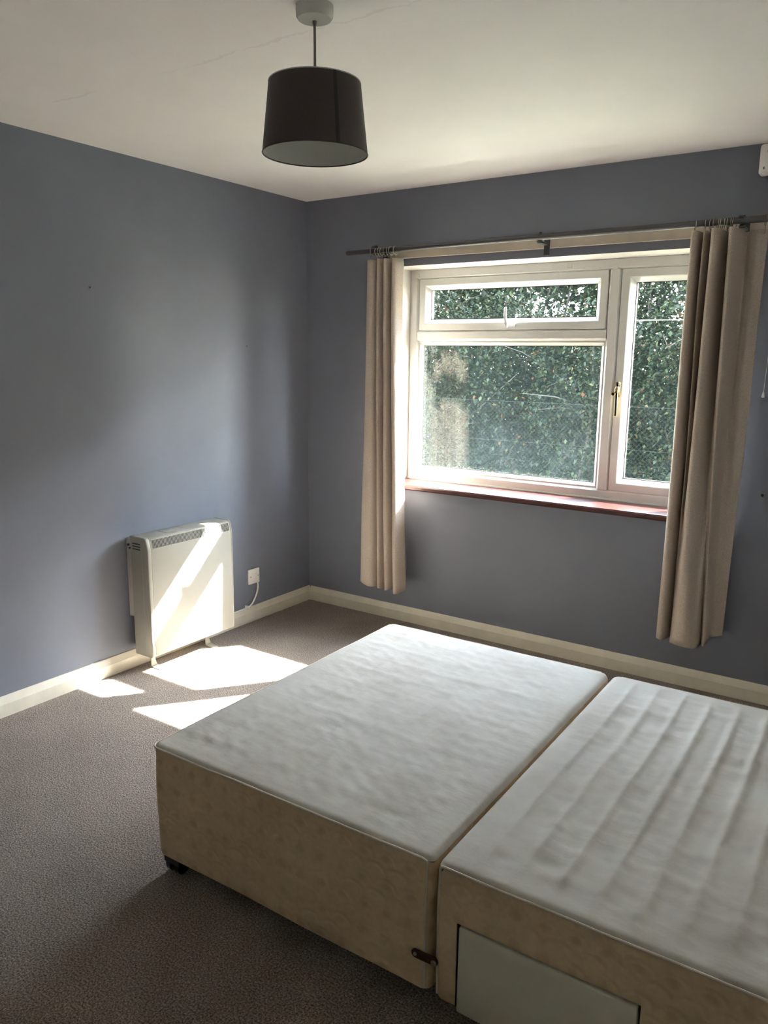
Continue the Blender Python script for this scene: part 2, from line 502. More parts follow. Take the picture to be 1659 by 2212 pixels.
# window wall with an opening: paint inside, white reveals, render outside
mb = MB()
xs = [0.0, OX0, OX1, RX]; zs = [0.0, OZ0, OZ1, H]
for i in range(3):
    for k in range(3):
        if i == 1 and k == 1: continue
        for (y, mi) in ((0.0, 0), (WT, 2)):
            mb.cur = mi
            mb.add([(xs[i], y, zs[k]), (xs[i+1], y, zs[k]), (xs[i+1], y, zs[k+1]), (xs[i], y, zs[k+1])], [(0, 1, 2, 3)])
mb.cur = 1
a = [(OX0, OZ0), (OX1, OZ0), (OX1, OZ1), (OX0, OZ1)]
for i in range(4):
    p, q = a[i], a[(i+1) % 4]
    mb.add([(p[0], 0, p[1]), (q[0], 0, q[1]), (q[0], WT, q[1]), (p[0], WT, p[1])], [(0, 1, 2, 3)])
mb.cur = 2
for (p, q) in (((0, 0), (RX, 0)), ((RX, 0), (RX, H)), ((RX, H), (0, H)), ((0, H), (0, 0))):
    mb.add([(p[0], 0, p[1]), (q[0], 0, q[1]), (q[0], WT, q[1]), (p[0], WT, p[1])], [(0, 1, 2, 3)])
bmv = mb.build('wall_back', [MAT['wall'], MAT['reveal'], MAT['brick']])
tag(bmv, 'blue grey painted wall with the white framed window', kind='structure')
bm = bmesh.new(); bm.from_mesh(bmv.data)
bmesh.ops.remove_doubles(bm, verts=bm.verts, dist=1e-5); bmesh.ops.recalc_face_normals(bm, faces=bm.faces)
bm.to_mesh(bmv.data); bm.free()

# skirting boards
SK = [(0.0, 0.0), (-0.018, 0.0), (-0.018, 0.056), (-0.0155, 0.062), (-0.006, 0.085), (-0.003, 0.088), (0.0, 0.088)]
mb = MB(); mb.extrude_x(SK, 0.018, RX); tag(mb.build('baseboard_back', MAT['skirting']), 'cream skirting board below the window', kind='structure')
mb = MB(); mb.extrude_y([(-y, z) for y, z in SK], RY, -0.0)
tag(mb.build('baseboard_left', MAT['skirting']), 'cream skirting board running behind the heater', kind='structure')
mb = MB(); mb.extrude_y([(RX+y, z) for y, z in SK], RY, -0.018)
tag(mb.build('baseboard_right', MAT['skirting']), 'cream skirting board at the bed head', kind='structure')
mb = MB(); mb.extrude_x([(RY-y, z) for y, z in SK], 0.018, RX-0.018)
tag(mb.build('baseboard_front', MAT['skirting']), 'cream skirting board opposite the window', kind='structure')

# ------------------------------------------------------------------ window
SZ = 0.815                                           # sill top
FY = 0.200                                           # inner face of the frame
win = empty('window_1', (1.5, FY, SZ), 'white plastic double glazed window with top fanlight and side casement', kind='structure')
P = MAT['upvc']
def bar_profile(w, y0, y1, by):
    """closed loop inset/y of a rail: flat front, sloped bead towards the glass"""
    return [(0, y1), (0, y0+0.003), (0.003, y0), (w-0.016, y0), (w-0.012, y0+0.004), (w, by), (w, y1)]
X0, X1, Z0, Z1 = OX0, OX1, SZ, OZ1
MX0, MX1 = 1.745, 1.815
TZ0, TZ1 = 1.610, 1.678
mb = MB(); mb.rect_frame(X0, X1, Z0, Z1, bar_profile(0.058, FY, 0.275, 0.222))
mb.build('outer_frame', P, win)
# mullion and transom, front faces bevelled
def vbar(name, x0, x1, z0, z1, parent):
    mb = MB()
    prof = [(x0, 0.270), (x0, 0.222), (x0+0.012, FY+0.004), (x0+0.016, FY), (x1-0.016, FY), (x1-0.012, FY+0.004), (x1, 0.222), (x1, 0.270)]
    n = len(prof)
    mb.add([(x, y, z) for z in (z0, z1) for x, y in prof], [(k, (k+1) % n, n+(k+1) % n, n+k) for k in range(n)] + [tuple(range(n-1, -1, -1)), tuple(range(n, 2*n))])
    return mb.build(name, P, parent)
vbar('mullion', MX0, MX1, Z0+0.05, Z1-0.05, win)
mb = MB()
mb.extrude_x([(0.270, TZ0), (0.222, TZ0), (FY+0.004, TZ0+0.012), (FY, TZ0+0.016), (FY, TZ1-0.016), (FY+0.004, TZ1-0.012), (0.222, TZ1), (0.270, TZ1)], X0+0.05, MX0+0.008)
mb.build('transom', P, win)

def pane(name, x0, x1, z0, z1, mat, parent, y=0.238):
    mb = MB(); mb.box(x0, x1, y, y+0.018, z0, z1)
    return mb.build(name, mat, parent)
def gasket(x0, x1, z0, z1, parent, y=0.2365):
    mb = MB(); mb.rect_frame(x0, x1, z0, z1, [(0, y), (0.0035, y), (0.0035, y+0.002), (0, y+0.002)])
    mb.build('gasket', MAT['gasket'], parent)
# fixed pane with its glazing bead
FX0, FX1, FZ0, FZ1 = X0+0.056, MX0+0.002, Z0+0.056, TZ0+0.002
mb = MB(); mb.rect_frame(FX0, FX1, FZ0, FZ1, [(0, 0.240), (0, 0.218), (0.006, 0.216), (0.022, 0.236), (0.022, 0.240)])
mb.build('glazing_bead', P, win)
gasket(FX0+0.0215, FX1-0.0215, FZ0+0.0215, FZ1-0.0215, win)
pane('pane', FX0+0.012, FX1-0.012, FZ0+0.012, FZ1-0.012, MAT['glass_hazy'], win)
# fanlight sash
def sash(name, x0, x1, z0, z1, w=0.062):
    mb = MB()
    prof = [(0, 0.262), (0, FY+0.007), (0.003, FY+0.004), (w-0.026, FY+0.004), (w-0.022, FY+0.007), (w, 0.237), (w, 0.262)]
    mb.rect_frame(x0, x1, z0, z1, prof)
    o = mb.build(name, P, win)
    gasket(x0+w-0.0005, x1-w+0.0005, z0+w-0.0005, z1-w+0.0005, o)
    return o
fan = sash('fanlight_sash', X0+0.058, MX0+0.001, TZ1-0.006, Z1-0.050)
pane('pane', X0+0.058+0.052, MX0-0.051, TZ1+0.046, Z1-0.102, MAT['glass'], fan)
cas = sash('casement_sash', MX1-0.001, X1-0.056, Z0+0.050, Z1-0.050, 0.064)
pane('pane', MX1+0.053, X1-0.110, Z0+0.104, Z1-0.104, MAT['glass'], cas)
# fanlight stay handle: base block, pivot screw and a curved lever standing up
mb = MB()
hx, hz = 1.235, 1.700
mb.box(hx-0.020, hx+0.026, FY-0.010, FY+0.006, hz-0.014, hz+0.004)
mb.box(hx-0.024, hx-0.006, FY-0.036, FY+0.004, hz-0.016, hz+0.020)
lev = [(hx-0.015, FY-0.028, hz+0.005), (hx-0.017, FY-0.034, hz+0.025), (hx-0.019, FY-0.036, hz+0.048), (hx-0.020, FY-0.034, hz+0.070), (hx-0.020, FY-0.031, hz+0.088)]
mb.tube(lev, [0.011, 0.0085, 0.0075, 0.007, 0.006], 10)
mb.cur = 1
mb.tube([(hx+0.004, FY-0.0115, hz-0.005), (hx+0.004, FY-0.009, hz-0.005)], 0.0045, 10)
mb.tube([(hx-0.015, FY-0.0375, hz+0.000), (hx-0.015, FY-0.034, hz+0.000)], 0.0045, 10)
tag(mb.build('stay_handle', [P, MAT['screw']], fan, bevel=0.002), 'white lever handle standing upright on the fanlight')
# casement handle: brass espagnolette with key barrel and long lever down
mb = MB()
hx, hz = 1.832, 1.375
mb.box(hx-0.010, hx+0.012, FY-0.006, FY+0.005, hz-0.035, hz+0.040)
mb.lathe(hx, FY-0.014, [(0.010, hz-0.012), (0.013, hz-0.004), (0.011, hz+0.010), (0.006, hz+0.018)], 14, True, True)
mb.box(hx-0.005, hx+0.011, FY-0.034, FY-0.010, hz-0.018, hz-0.006)
mb.cur = 1
mb.box(hx+0.001, hx+0.013, FY-0.038, FY-0.028, hz-0.130, hz-0.012)
mb.box(hx-0.008, hx+0.008, FY-0.012, FY-0.004, hz+0.016, hz+0.040)
mb.tube([(hx-0.014, FY-0.030, hz-0.020), (hx-0.014, FY-0.006, hz-0.020)], 0.010, 12)
tag(mb.build('lever_handle', [MAT['brass'], MAT['bronze']], cas, bevel=0.0025), 'brass lever handle with lock barrel on the casement')
# patches left by old fittings on the frame
for (x, z) in ((0.645, 1.975), (1.781, 1.965), (1.545, 1.984)):
    mb = MB(); mb.box(x-0.012, x+0.012, FY-0.002, FY+0.001, z-0.012, z+0.012)
    mb.build('cover_cap', MAT['reveal'], win, bevel=0.001)

# window board
mb = MB()
mb.extrude_x([(FY+0.01, SZ), (FY+0.01, SZ-0.028), (-0.032, SZ-0.028), (-0.036, SZ-0.022), (-0.036, SZ-0.008), (-0.030, SZ-0.001), (-0.026, SZ)], OX0+0.001, OX1-0.001)
tag(mb.build('trim_1', MAT['sill']), 'dark mahogany red window sill under the white window', kind='structure')
# trickle of mastic where sill meets frame
mb = MB(); mb.extrude_x([(FY+0.002, SZ), (FY-0.007, SZ), (FY-0.006, SZ+0.006), (FY+0.002, SZ+0.009)], OX0+0.002, OX1-0.002)
tag(mb.build('trim_2', MAT['upvc']), 'white bead along the foot of the window frame', kind='structure')

# ------------------------------------------------------------------ curtain batten, pole, rings, curtains
mb = MB(); mb.box(0.60, 2.80, -0.020, -0.0005, 2.045, 2.092)
tag(mb.build('curtain_batten', MAT['batten'], origin=(1.7, 0, 2.045), bevel=0.002), 'beige wooden batten on the wall behind the curtain pole', 'batten')

PY, PZ = -0.125, 2.083
pole = empty('curtain_pole', (1.6, PY, PZ), 'grey metal curtain pole on dark brackets above the window', 'curtain pole')
mb = MB(); mb.tube([(0.398, PY, PZ-0.006), (1.52, PY, PZ)], 0.0125, 20); mb.build('inner_tube', MAT['pole'], pole, smooth=True)
mb = MB(); mb.tube([(1.50, PY, PZ), (2.85, PY, PZ+0.004)], 0.0145, 20); mb.build('outer_tube', MAT['pole'], pole, smooth=True)
mb = MB(); mb.tube([(0.390, PY, PZ-0.006), (0.398, PY, PZ-0.006), (0.412, PY, PZ-0.006)], [0.0125, 0.0138, 0.0138], 20); mb.build('end_cap', MAT['pole'], pole, smooth=True)
for x in (0.575, 1.512, 2.395):
    mb = MB()
    zz = PZ
    mb.box(x-0.014, x+0.014, -0.026, -0.020, 2.012, 2.094)
    mb.box(x-0.011, x+0.011, PY+0.012, -0.020, zz-0.026, zz-0.017)
    pts = [(x, PY + 0.0195*math.cos(t), zz + 0.0195*math.sin(t)) for t in np.linspace(-0.55*PI, 0.85*PI, 16)]
    ring = []
    for q in pts:
        ring += [(x-0.010, q[1], q[2]), (x+0.010, q[1], q[2])]
    for q in pts:
        dy, dz = (q[1]-PY)/0.0195, (q[2]-zz)/0.0195
        ring += [(x-0.010, q[1]+0.004*dy, q[2]+0.004*dz), (x+0.010, q[1]+0.004*dy, q[2]+0.004*dz)]
    n = len(pts); fs = []
    for i in range(n-1):
        a0, b0 = 2*i, 2*(i+1); o_ = 2*n
        fs += [(a0, a0+1, b0+1, b0), (o_+a0, o_+b0, o_+b0+1, o_+a0+1), (a0, b0, o_+b0, o_+a0), (a0+1, o_+a0+1, o_+b0+1, b0+1)]
    fs += [(0, 2*n, 2*n+1, 1), (2*n-2, 2*n-1, 4*n-1, 4*n-2)]
    mb.add(ring, fs)
    mb.build('bracket', MAT['bracket'], pole)

ring0 = None
def place_ring(x, tilt, label, group):
    global ring0
    if ring0 is None:
        ring0 = empty('curtain_ring', (x, PY, PZ))
        mb = MB()
        mb.tube([(x, PY+0.0215*math.sin(t), PZ-0.004+0.0215*math.cos(t)) for t in np.linspace(0, 2*PI, 28, endpoint=False)], 0.0016, 8, closed=True)
        mb.build('hoop', MAT['ring'], ring0, smooth=True)
        mb = MB()
        mb.tube([(x, PY+0.004*math.sin(t), PZ-0.030+0.004*math.cos(t)) for t in np.linspace(0, 2*PI, 14, endpoint=False)], 0.0011, 6, closed=True)
        mb.tube([(x, PY, PZ-0.034), (x+0.002, PY+0.003, PZ-0.044), (x, PY+0.006, PZ-0.056)], 0.0010, 6)
        mb.build('hook', MAT['ring'], ring0, smooth=True)
        r = ring0
    else:
        r = ring0.copy(); COL.objects.link(r)
        for ch in ring0.children:
            c = ch.copy(); COL.objects.link(c); c.parent = r
    r.location = (x, PY, PZ - (0.006 if x < 1 else 0))
    r.rotation_euler = (0, 0, tilt)
    tag(r, label, 'curtain ring', group)
rr = random.Random(3)
for i, x in enumerate((0.548, 0.592, 0.607, 0.624, 0.642, 0.662, 0.682, 0.712)):
    t = (0.5 if i == 0 else rr.uniform(-0.3, 0.3))
    if i == 0: lab = 'thin metal curtain ring at the far left, outside the left bracket'
    elif i == 7: lab = 'thin metal curtain ring nearest the glass above the left curtain'
    else: lab = 'thin metal curtain ring in the bunch above the left curtain'
    place_ring(x, t, lab, 'curtain rings on the pole, left bunch')
for i, x in enumerate((2.215, 2.255, 2.278, 2.292, 2.305, 2.318, 2.330, 2.343, 2.356, 2.368)):
    t = (0.35 if i == 0 else rr.uniform(-0.25, 0.25))
    lab = 'thin metal curtain ring standing apart, nearest the glass above the right curtain' if i == 0 else 'thin metal curtain ring in the bunch beside the right bracket'
    place_ring(x, t, lab, 'curtain rings on the pole, right bunch')
place_ring(2.485, 0.3, 'thin metal curtain ring outside the right bracket at the outer curtain edge', 'curtain rings on the pole, right bunch')

def catmull(P, n):
    P = [np.array(p, float) for p in P]
    P = [2*P[0]-P[1]] + P + [2*P[-1]-P[-2]]
    out = []
    segs = len(P)-3
    for k in range(n):
        t = k/(n-1)*segs
        i = min(int(t), segs-1); u = t-i
        p0, p1, p2, p3 = P[i:i+4]
        out.append(0.5*((2*p1)+(-p0+p2)*u+(2*p0-5*p1+4*p2-p3)*u*u+(-p0+3*p1-3*p2+p3)*u**3))
    return np.array(out)
def curtain(name, label, top, bot, ztop, zbot, sag, seed):
    n, rows = 150, 60
    A, B = catmull(top, n), catmull(bot, n)
    root = empty(name, (float(A[:, 0].mean()), -0.12, zbot), label, 'curtain')
    V, F = [], []
    for r in range(rows+1):
        t = r/rows
        e = t**1.5
        C = A*(1-e)+B*e
        for k in range(n):
            u = k/(n-1)
            z = ztop*(1-t) + (zbot + sag(u))*t
            nx = noise.noise((u*7+seed, z*1.4, seed))*0.006*min(1, t*5)
            ny = noise.noise((u*9+seed, z*1.8+5, seed+3))*0.008*min(1, t*5)
            V.append((C[k, 0]+nx, C[k, 1]+ny, z))
    for r in range(rows):
        for k in range(n-1):
            a = r*n+k
            F.append((a, a+n, a+n+1, a+1))
    o = mesh_obj('cloth', V, F, MAT['curtain'], root, smooth=True)
    sm = o.modifiers.new('thickness', 'SOLIDIFY'); sm.thickness = 0.0022; sm.offset = 0
    # stitched hem and gathered heading tape at the back
    V2 = []
    for (zo, t) in ((ztop-0.012, 0.01), (ztop-0.085, 0.045)):
        e = t**1.5
        C = A*(1-e)+B*e
        for k in range(n): V2.append((C[k, 0], C[k, 1]+0.005, zo))
    F2 = [(k, n+k, n+k+1, k+1) for k in range(n-1)]
    o2 = mesh_obj('heading_tape', V2, F2, MAT['reveal'], root, smooth=True)
    sm = o2.modifiers.new('thickness', 'SOLIDIFY'); sm.thickness = 0.001; sm.offset = 0
    return root
LT = [(0.525, -0.075), (0.540, -0.140), (0.562, -0.160), (0.590, -0.150), (0.602, -0.070), (0.614, -0.155), (0.634, -0.165), (0.644, -0.070), (0.657, -0.158), (0.678, -0.165), (0.688, -0.070), (0.704, -0.152), (0.730, -0.158), (0.745, -0.105)]
LB = [(0.482, -0.075), (0.507, -0.145), (0.552, -0.170), (0.604, -0.160), (0.630, -0.070), (0.638, -0.160), (0.664, -0.175), (0.682, -0.070), (0.694, -0.170), (0.724, -0.178), (0.741, -0.070), (0.754, -0.168), (0.782, -0.176), (0.796, -0.110)]
curtain('curtain', 'short oatmeal curtain gathered narrow left of the window', LT, LB, 2.030, 0.232, lambda u: -0.012*u+0.006*math.sin(20*u), 1.3)
RT = [(2.208, -0.065), (2.205, -0.125), (2.218, -0.185), (2.236, -0.170), (2.250, -0.055), (2.264, -0.180), (2.280, -0.060), (2.298, -0.198), (2.322, -0.196), (2.342, -0.050), (2.354, -0.105), (2.366, -0.198), (2.384, -0.190), (2.400, -0.045), (2.428, -0.058), (2.456, -0.075), (2.488, -0.060)]
RB = [(2.196, -0.075), (2.198, -0.130), (2.210, -0.182), (2.240, -0.180), (2.254, -0.085), (2.259, -0.110), (2.268, -0.175), (2.295, -0.208), (2.335, -0.215), (2.366, -0.205), (2.384, -0.175), (2.390, -0.105), (2.400, -0.145), (2.409, -0.135), (2.414, -0.070), (2.440, -0.062), (2.468, -0.068)]
curtain('curtain', 'wide oatmeal curtain hanging over the right side of the window', RT, RB, 2.052, 0.262, lambda u: 0.045*max(0, (u-0.80)/0.2)*(1 if u > 0.8 else 0)+0.012*max(0, (0.25-u)/0.25)+0.004*math.sin(17*u), 4.1)

# ------------------------------------------------------------------ storage heater on the left wall
HY0, HY1 = -1.387, -0.835
HZ0, HZ1 = 0.082, 0.672
heat = empty('storage_heater', (0.10, (HY0+HY1)/2, 0.0), 'cream slimline storage heater standing against the left wall', 'heater')
E_ = MAT['heater']
prof = [(0.045, HZ0), (0.160, HZ0), (0.166, HZ0+0.004), (0.170, HZ0+0.012), (0.170, 0.612), (0.168, 0.620), (0.1575, 0.662), (0.152, 0.669), (0.142, HZ1), (0.045, HZ1)]
mb = MB(); mb.extrude_y(prof, HY0+0.022, HY1-0.010); mb.build('front_casing', E_, heat, bevel=0.0025)
pe = [(0.044, HZ0-0.002), (0.160, HZ0-0.002), (0.168, HZ0+0.003), (0.1715, HZ0+0.012), (0.1715, 0.612), (0.1695, 0.621), (0.1585, 0.664), (0.152, 0.671), (0.142, HZ1+0.002), (0.044, HZ1+0.002)]
for (y0, y1) in ((HY0, HY0+0.022), (HY1-0.010, HY1)):
    mb = MB(); mb.extrude_y(pe, y0, y1)
    side = mb.build('end_panel', E_, heat, bevel=0.005, seg=3)
    if y0 == HY0:
        for i in range(3):
            mb = MB(); z = 0.640-0.013*i
            mb.box(0.062, 0.118, HY0-0.0008, HY0+0.004, z-0.0028, z+0.0028); mb.build('vent_slot', MAT['heater_dark'], side)
        mb = MB(); mb.box(0.126, 0.1275, HY0-0.0006, HY0+0.004, HZ0+0.01, 0.60); mb.build('panel_joint', MAT['heater_back'], side)
# outlet grille: dark opening in the sloped face, many upright slats
def slope(z): return 0.168 + (0.1575-0.168)*(z-0.620)/(0.662-0.620)
mb = MB(); g0, g1 = HY0+0.034, HY1-0.020
mb.add([(slope(0.621)+0.0006, g0, 0.621), (slope(0.621)+0.0006, g1, 0.621), (slope(0.660)+0.0006, g1, 0.660), (slope(0.660)+0.0006, g0, 0.660)], [(0, 1, 2, 3)])
mb.add([(slope(0.621)-0.002, g0, 0.621), (slope(0.621)-0.002, g1, 0.621), (slope(0.660)-0.002, g1, 0.660), (slope(0.660)-0.002, g0, 0.660)], [(0, 1, 2, 3)])
mb.build('grille_opening', MAT['heater_dark'], heat)
mb = MB(); ns = 62
for i in range(ns+1):
    y = g0 + (g1-g0)*i/ns; w = 0.0014
    lo, hi = 0.6205, 0.6605
    mb.add([(slope(lo)+0.0005, y-w, lo), (slope(lo)+0.0025, y-w, lo), (slope(hi)+0.0025, y-w, hi), (slope(hi)+0.0005, y-w, hi),
            (slope(lo)+0.0005, y+w, lo), (slope(lo)+0.0025, y+w, lo), (slope(hi)+0.0025, y+w, hi), (slope(hi)+0.0005, y+w, hi)],
           [(0, 1, 2, 3), (7, 6, 5, 4), (0, 4, 5, 1), (1, 5, 6, 2), (2, 6, 7, 3), (3, 7, 4, 0)])
tag(mb.build('grille_slats', E_, heat), kind='stuff')
mb = MB()
for z in (0.6195, 0.6615):
    mb.box(slope(z)-0.001, slope(z)+0.0028, g0-0.003, g1+0.003, z-0.0015, z+0.0015)
mb.build('grille_rim', E_, heat)
mb = MB(); mb.box(0.0, 0.045, HY0+0.012, HY1-0.012, 0.265, 0.655); mb.build('back_box', MAT['heater_back'], heat, bevel=0.002)
mb = MB(); mb.box(0.018, 0.046, HY0+0.030, HY1-0.030, HZ0+0.02, 0.27); mb.build('lower_back', E_, heat, bevel=0.002)
mb = MB(); mb.tube([(0.020, HY0+0.006, 0.625), (0.020, HY0+0.014, 0.625)], 0.006, 10); mb.tube([(0.028, HY0+0.006, 0.610), (0.028, HY0+0.014, 0.610)], 0.004, 10)
mb.build('fixing_screw', MAT['heater_dark'], heat)
# control flap on the top
mb = MB(); mb.box(0.07, 0.135, -1.24, -1.13, HZ1-0.001, HZ1+0.002); fl = mb.build('control_flap', E_, heat, bevel=0.0008)
mb = MB()
for i in range(4): mb.box(0.085+0.008*(i % 2), 0.118, -1.225+0.022*i, -1.213+0.022*i, HZ1+0.0018, HZ1+0.0023)
mb.build('embossed_marks', MAT['heater_back'], fl)
for y in (-1.315, -0.955):
    mb = MB()
    strap = [(0.085, 0.090), (0.085, 0.030), (0.090, 0.010), (0.104, 0.004), (0.150, 0.0035), (0.150, 0.0), (0.100, 0.0), (0.086, 0.005), (0.080, 0.028), (0.080, 0.090)]
    mb.extrude_y(strap, y-0.014, y+0.014)
    # the strap flares towards its tip
    mb.v = [(p[0], y+(p[1]-y)*(1.0 if p[2] > 0.02 else 1.25), p[2]) for p in mb.v]
    mb.build('foot', E_, heat, bevel=0.001)

# fused spur and its flex to the heater
sp = empty('fused_spur', (0.0, -0.511, 0.222), 'white square fused spur outlet on the wall beside the heater', 'electrical outlet')
mb = MB(); mb.box(0.0, 0.012, -0.556, -0.466, 0.222, 0.310); mb.build('face_plate', MAT['plastic'], sp, bevel=0.004, seg=3)
mb = MB(); mb.box(0.011, 0.0145, -0.522, -0.496, 0.255, 0.281); mb.build('fuse_carrier', MAT['plastic'], sp, bevel=0.001)
for y in (-0.541, -0.481):
    mb = MB(); mb.tube([(0.0115, y, 0.266), (0.013, y, 0.266)], 0.003, 10); mb.build('screw', MAT['heater_dark'], sp)
mb = MB()
pts = catmull([(0.010, -0.487, 0.232), (0.016, -0.487, 0.205), (0.016, -0.497, 0.165), (0.018, -0.525, 0.125), (0.022, -0.560, 0.102), (0.022, -0.610, 0.095), (0.022, -0.700, 0.0945), (0.022, -0.83, 0.0945)], 50)
mb.tube([tuple(p) for p in pts], 0.0045, 8)
fc = empty('heater_flex', (0.02, -0.55, 0.0945), 'white flex curving from the spur down to the skirting behind the heater', 'cable')
mb.build('sheath', MAT['plastic'], fc, smooth=True)
mb = MB(); mb.box(0.0, 0.028, -0.584, -0.574, 0.086, 0.106); mb.build('cable_clip', MAT['plastic'], fc, bevel=0.002)

# ------------------------------------------------------------------ pendant lamp
LX, LY = 1.684, -1.995
lamp = empty('pendant_lamp', (LX, LY, H), 'dark brown tapered drum lampshade hanging from a grey white ceiling rose', 'pendant lamp')
mb = MB(); mb.lathe(LX, LY, [(0.0475, H), (0.0480, H-0.010), (0.0470, H-0.026), (0.043, H-0.0325), (0.010, H-0.036), (0.0, H-0.0365)], 48)
mb.build('ceiling_rose', MAT['rose'], lamp, smooth=True)
mb = MB(); mb.tube([(LX, LY, H-0.034), (LX+0.0006, LY, 2.30), (LX, LY, 2.185)], 0.0034, 10); mb.build('flex', MAT['flex'], lamp, smooth=True)
mb = MB(); mb.tube([(LX, LY, H-0.034), (LX, LY, H-0.046)], [0.006, 0.0045], 12); mb.build('cord_grip', MAT['flex'], lamp, smooth=True)
SZT, SZB, RT_, RB_ = 2.2175, 2.046, 0.1195, 0.1385
mb = MB(); mb.lathe(LX, LY, [(RB_, SZB), (RT_, SZT)], 96); sh = mb.build('shade', MAT['shade'], lamp, smooth=True)
mb = MB(); mb.lathe(LX, LY, [(RB_-0.0018, SZB), (RT_-0.0018, SZT)], 96); mb.build('shade_lining', MAT['lining'], lamp, smooth=True)
for (r_, z_, nm, mt) in ((RB_-0.0008, SZB, 'bottom_rim', 'shade_seam'), (RT_-0.0008, SZT, 'top_rim', 'lining')):
    mb = MB(); mb.tube([(LX+r_*math.cos(t), LY+r_*math.sin(t), z_) for t in np.linspace(0, 2*PI, 96, endpoint=False)], 0.0018, 8, closed=True)
    mb.build(nm, MAT[mt], lamp, smooth=True)
# overlap seam up the right of the shade
mb = MB(); a0 = math.atan2(-3.7113-LY, 3.0741-LX)+0.42
V = []
for (r_, z_) in ((RB_+0.0006, SZB+0.001), (RT_+0.0006, SZT-0.001)):
    for k in range(5):
        a = a0 + 0.075*(k/4-0.5)*(1.0)
        V.append((LX+r_*math.cos(a), LY+r_*math.sin(a), z_))
mb.add(V, [(k, k+1, 5+k+1, 5+k) for k in range(4)])
mb.build('seam', MAT['shade_seam'], sh, smooth=True)
# lampholder, ring and spokes inside the top
mb = MB(); mb.lathe(LX, LY, [(0.007, 2.200), (0.016, 2.195), (0.019, 2.175), (0.019, 2.150), (0.016, 2.146), (0.0, 2.146)], 24); mb.build('lampholder', MAT['plastic'], lamp, smooth=True)
mb = MB()
for k in range(3):
    a = 2*PI*k/3+0.4
    mb.tube([(LX+0.016*math.cos(a), LY+0.016*math.sin(a), 2.178), (LX+0.06*math.cos(a), LY+0.06*math.sin(a), 2.185), (LX+(RT_-0.002)*math.cos(a), LY+(RT_-0.002)*math.sin(a), SZT-0.003)], 0.0016, 6)
mb.build('gimbal_spokes', MAT['plastic'], lamp, smooth=True)

# ------------------------------------------------------------------ pull-cord unit high on the window wall
pu = empty('pull_cord_unit', (2.52, 0.0, 2.27), 'white rounded plastic pull cord unit high on the window wall', 'wall unit')
mb = MB(); mb.box(2.425, 2.640, -0.055, -0.0005, 2.268, 2.388); mb.build('housing', MAT['plastic'], pu, bevel=0.014, seg=4)
mb = MB(); mb.box(2.442, 2.624, -0.060, -0.050, 2.284, 2.374); mb.build('front_cover', MAT['plastic'], pu, bevel=0.004, seg=2)
mb = MB(); mb.box(2.455, 2.475, -0.0608, -0.058, 2.352, 2.358); mb.build('slot', MAT['heater_dark'], pu)
mb = MB(); mb.box(2.445, 2.449, -0.0608, -0.056, 2.287, 2.296); mb.build('slot', MAT['heater_dark'], pu)
mb = MB(); mb.tube([(2.545, -0.035, 2.270), (2.540, -0.034, 1.9), (2.529, -0.033, 1.395)], 0.0012, 6); mb.build('cord', MAT['plastic'], pu)
mb = MB(); mb.lathe(2.5285, -0.033, [(0.006, 1.372), (0.0062, 1.376), (0.003, 1.394), (0.0015, 1.398)], 14, True, True); mb.build('toggle', MAT['plastic'], pu, smooth=True)

# small screws and plugs left in the walls
def wall_fix(p, nrm, label, dark=False):
    p, nrm = Vector(p), Vector(nrm)
    mb = MB()
    mb.tube([p, p+nrm*0.002], 0.006, 12); mb.cur = 1
    mb.tube([p+nrm*0.001, p+nrm*0.012], [0.0022, 0.0028], 8)
    tag(mb.build('wall_screw', [MAT['wall'] if not dark else MAT['gasket'], MAT['gasket'] if dark else MAT['screw']], origin=p, bevel=0.0005), label, 'screw')
wall_fix((0, -1.492, 1.808), (1, 0, 0), 'small screw left high on the left wall')
wall_fix((0, -0.518, 1.573), (1, 0, 0), 'small screw left on the left wall near the corner')
wall_fix((0.402, 0, 0.918), (0, -1, 0), 'tiny screw in the window wall left of the left curtain')
wall_fix((2.563, 0, 0.949), (0, -1, 0), 'dark plug in the window wall right of the right curtain', True)

# ------------------------------------------------------------------ divan bed in two halves
BX, BY, TH = 1.360, -2.357, 0.0117
cT, sT = math.cos(TH), math.sin(TH)
def bedx(p): return (BX + cT*p[0] - sT*p[1], BY + sT*p[0] + cT*p[1], p[2])
BW, ZB, ZT = 1.277, 0.068, 0.421
def rrect(x0, x1, y0, y1, r, extra_x=(), n=6):
    """counter-clockwise rounded rectangle starting on the near (low y) side"""
    pts = []
    for x in sorted(set(list(np.linspace(x0+r, x1-r, 24)) + list(extra_x))): pts.append((x, y0))
    for k in range(1, n+1): a = -PI/2+PI/2*k/n; pts.append((x1-r+r*math.cos(a), y0+r+r*math.sin(a)))
    for y in np.linspace(y0+r, y1-r, 24)[1:]: pts.append((x1, y))
    for k in range(1, n+1): a = PI/2*k/n; pts.append((x1-r+r*math.cos(a), y1-r+r*math.sin(a)))
    for x in np.linspace(x1-r, x0+r, 24)[1:]: pts.append((x, y1))
    for k in range(1, n+1): a = PI/2+PI/2*k/n; pts.append((x0+r+r*math.cos(a), y1-r+r*math.sin(a)))
    for y in np.linspace(y1-r, y0+r, 24)[1:]: pts.append((x0, y))
    for k in range(1, n): a = PI+PI/2*k/n; pts.append((x0+r+r*math.cos(a), y0+r+r*math.sin(a)))
    return pts
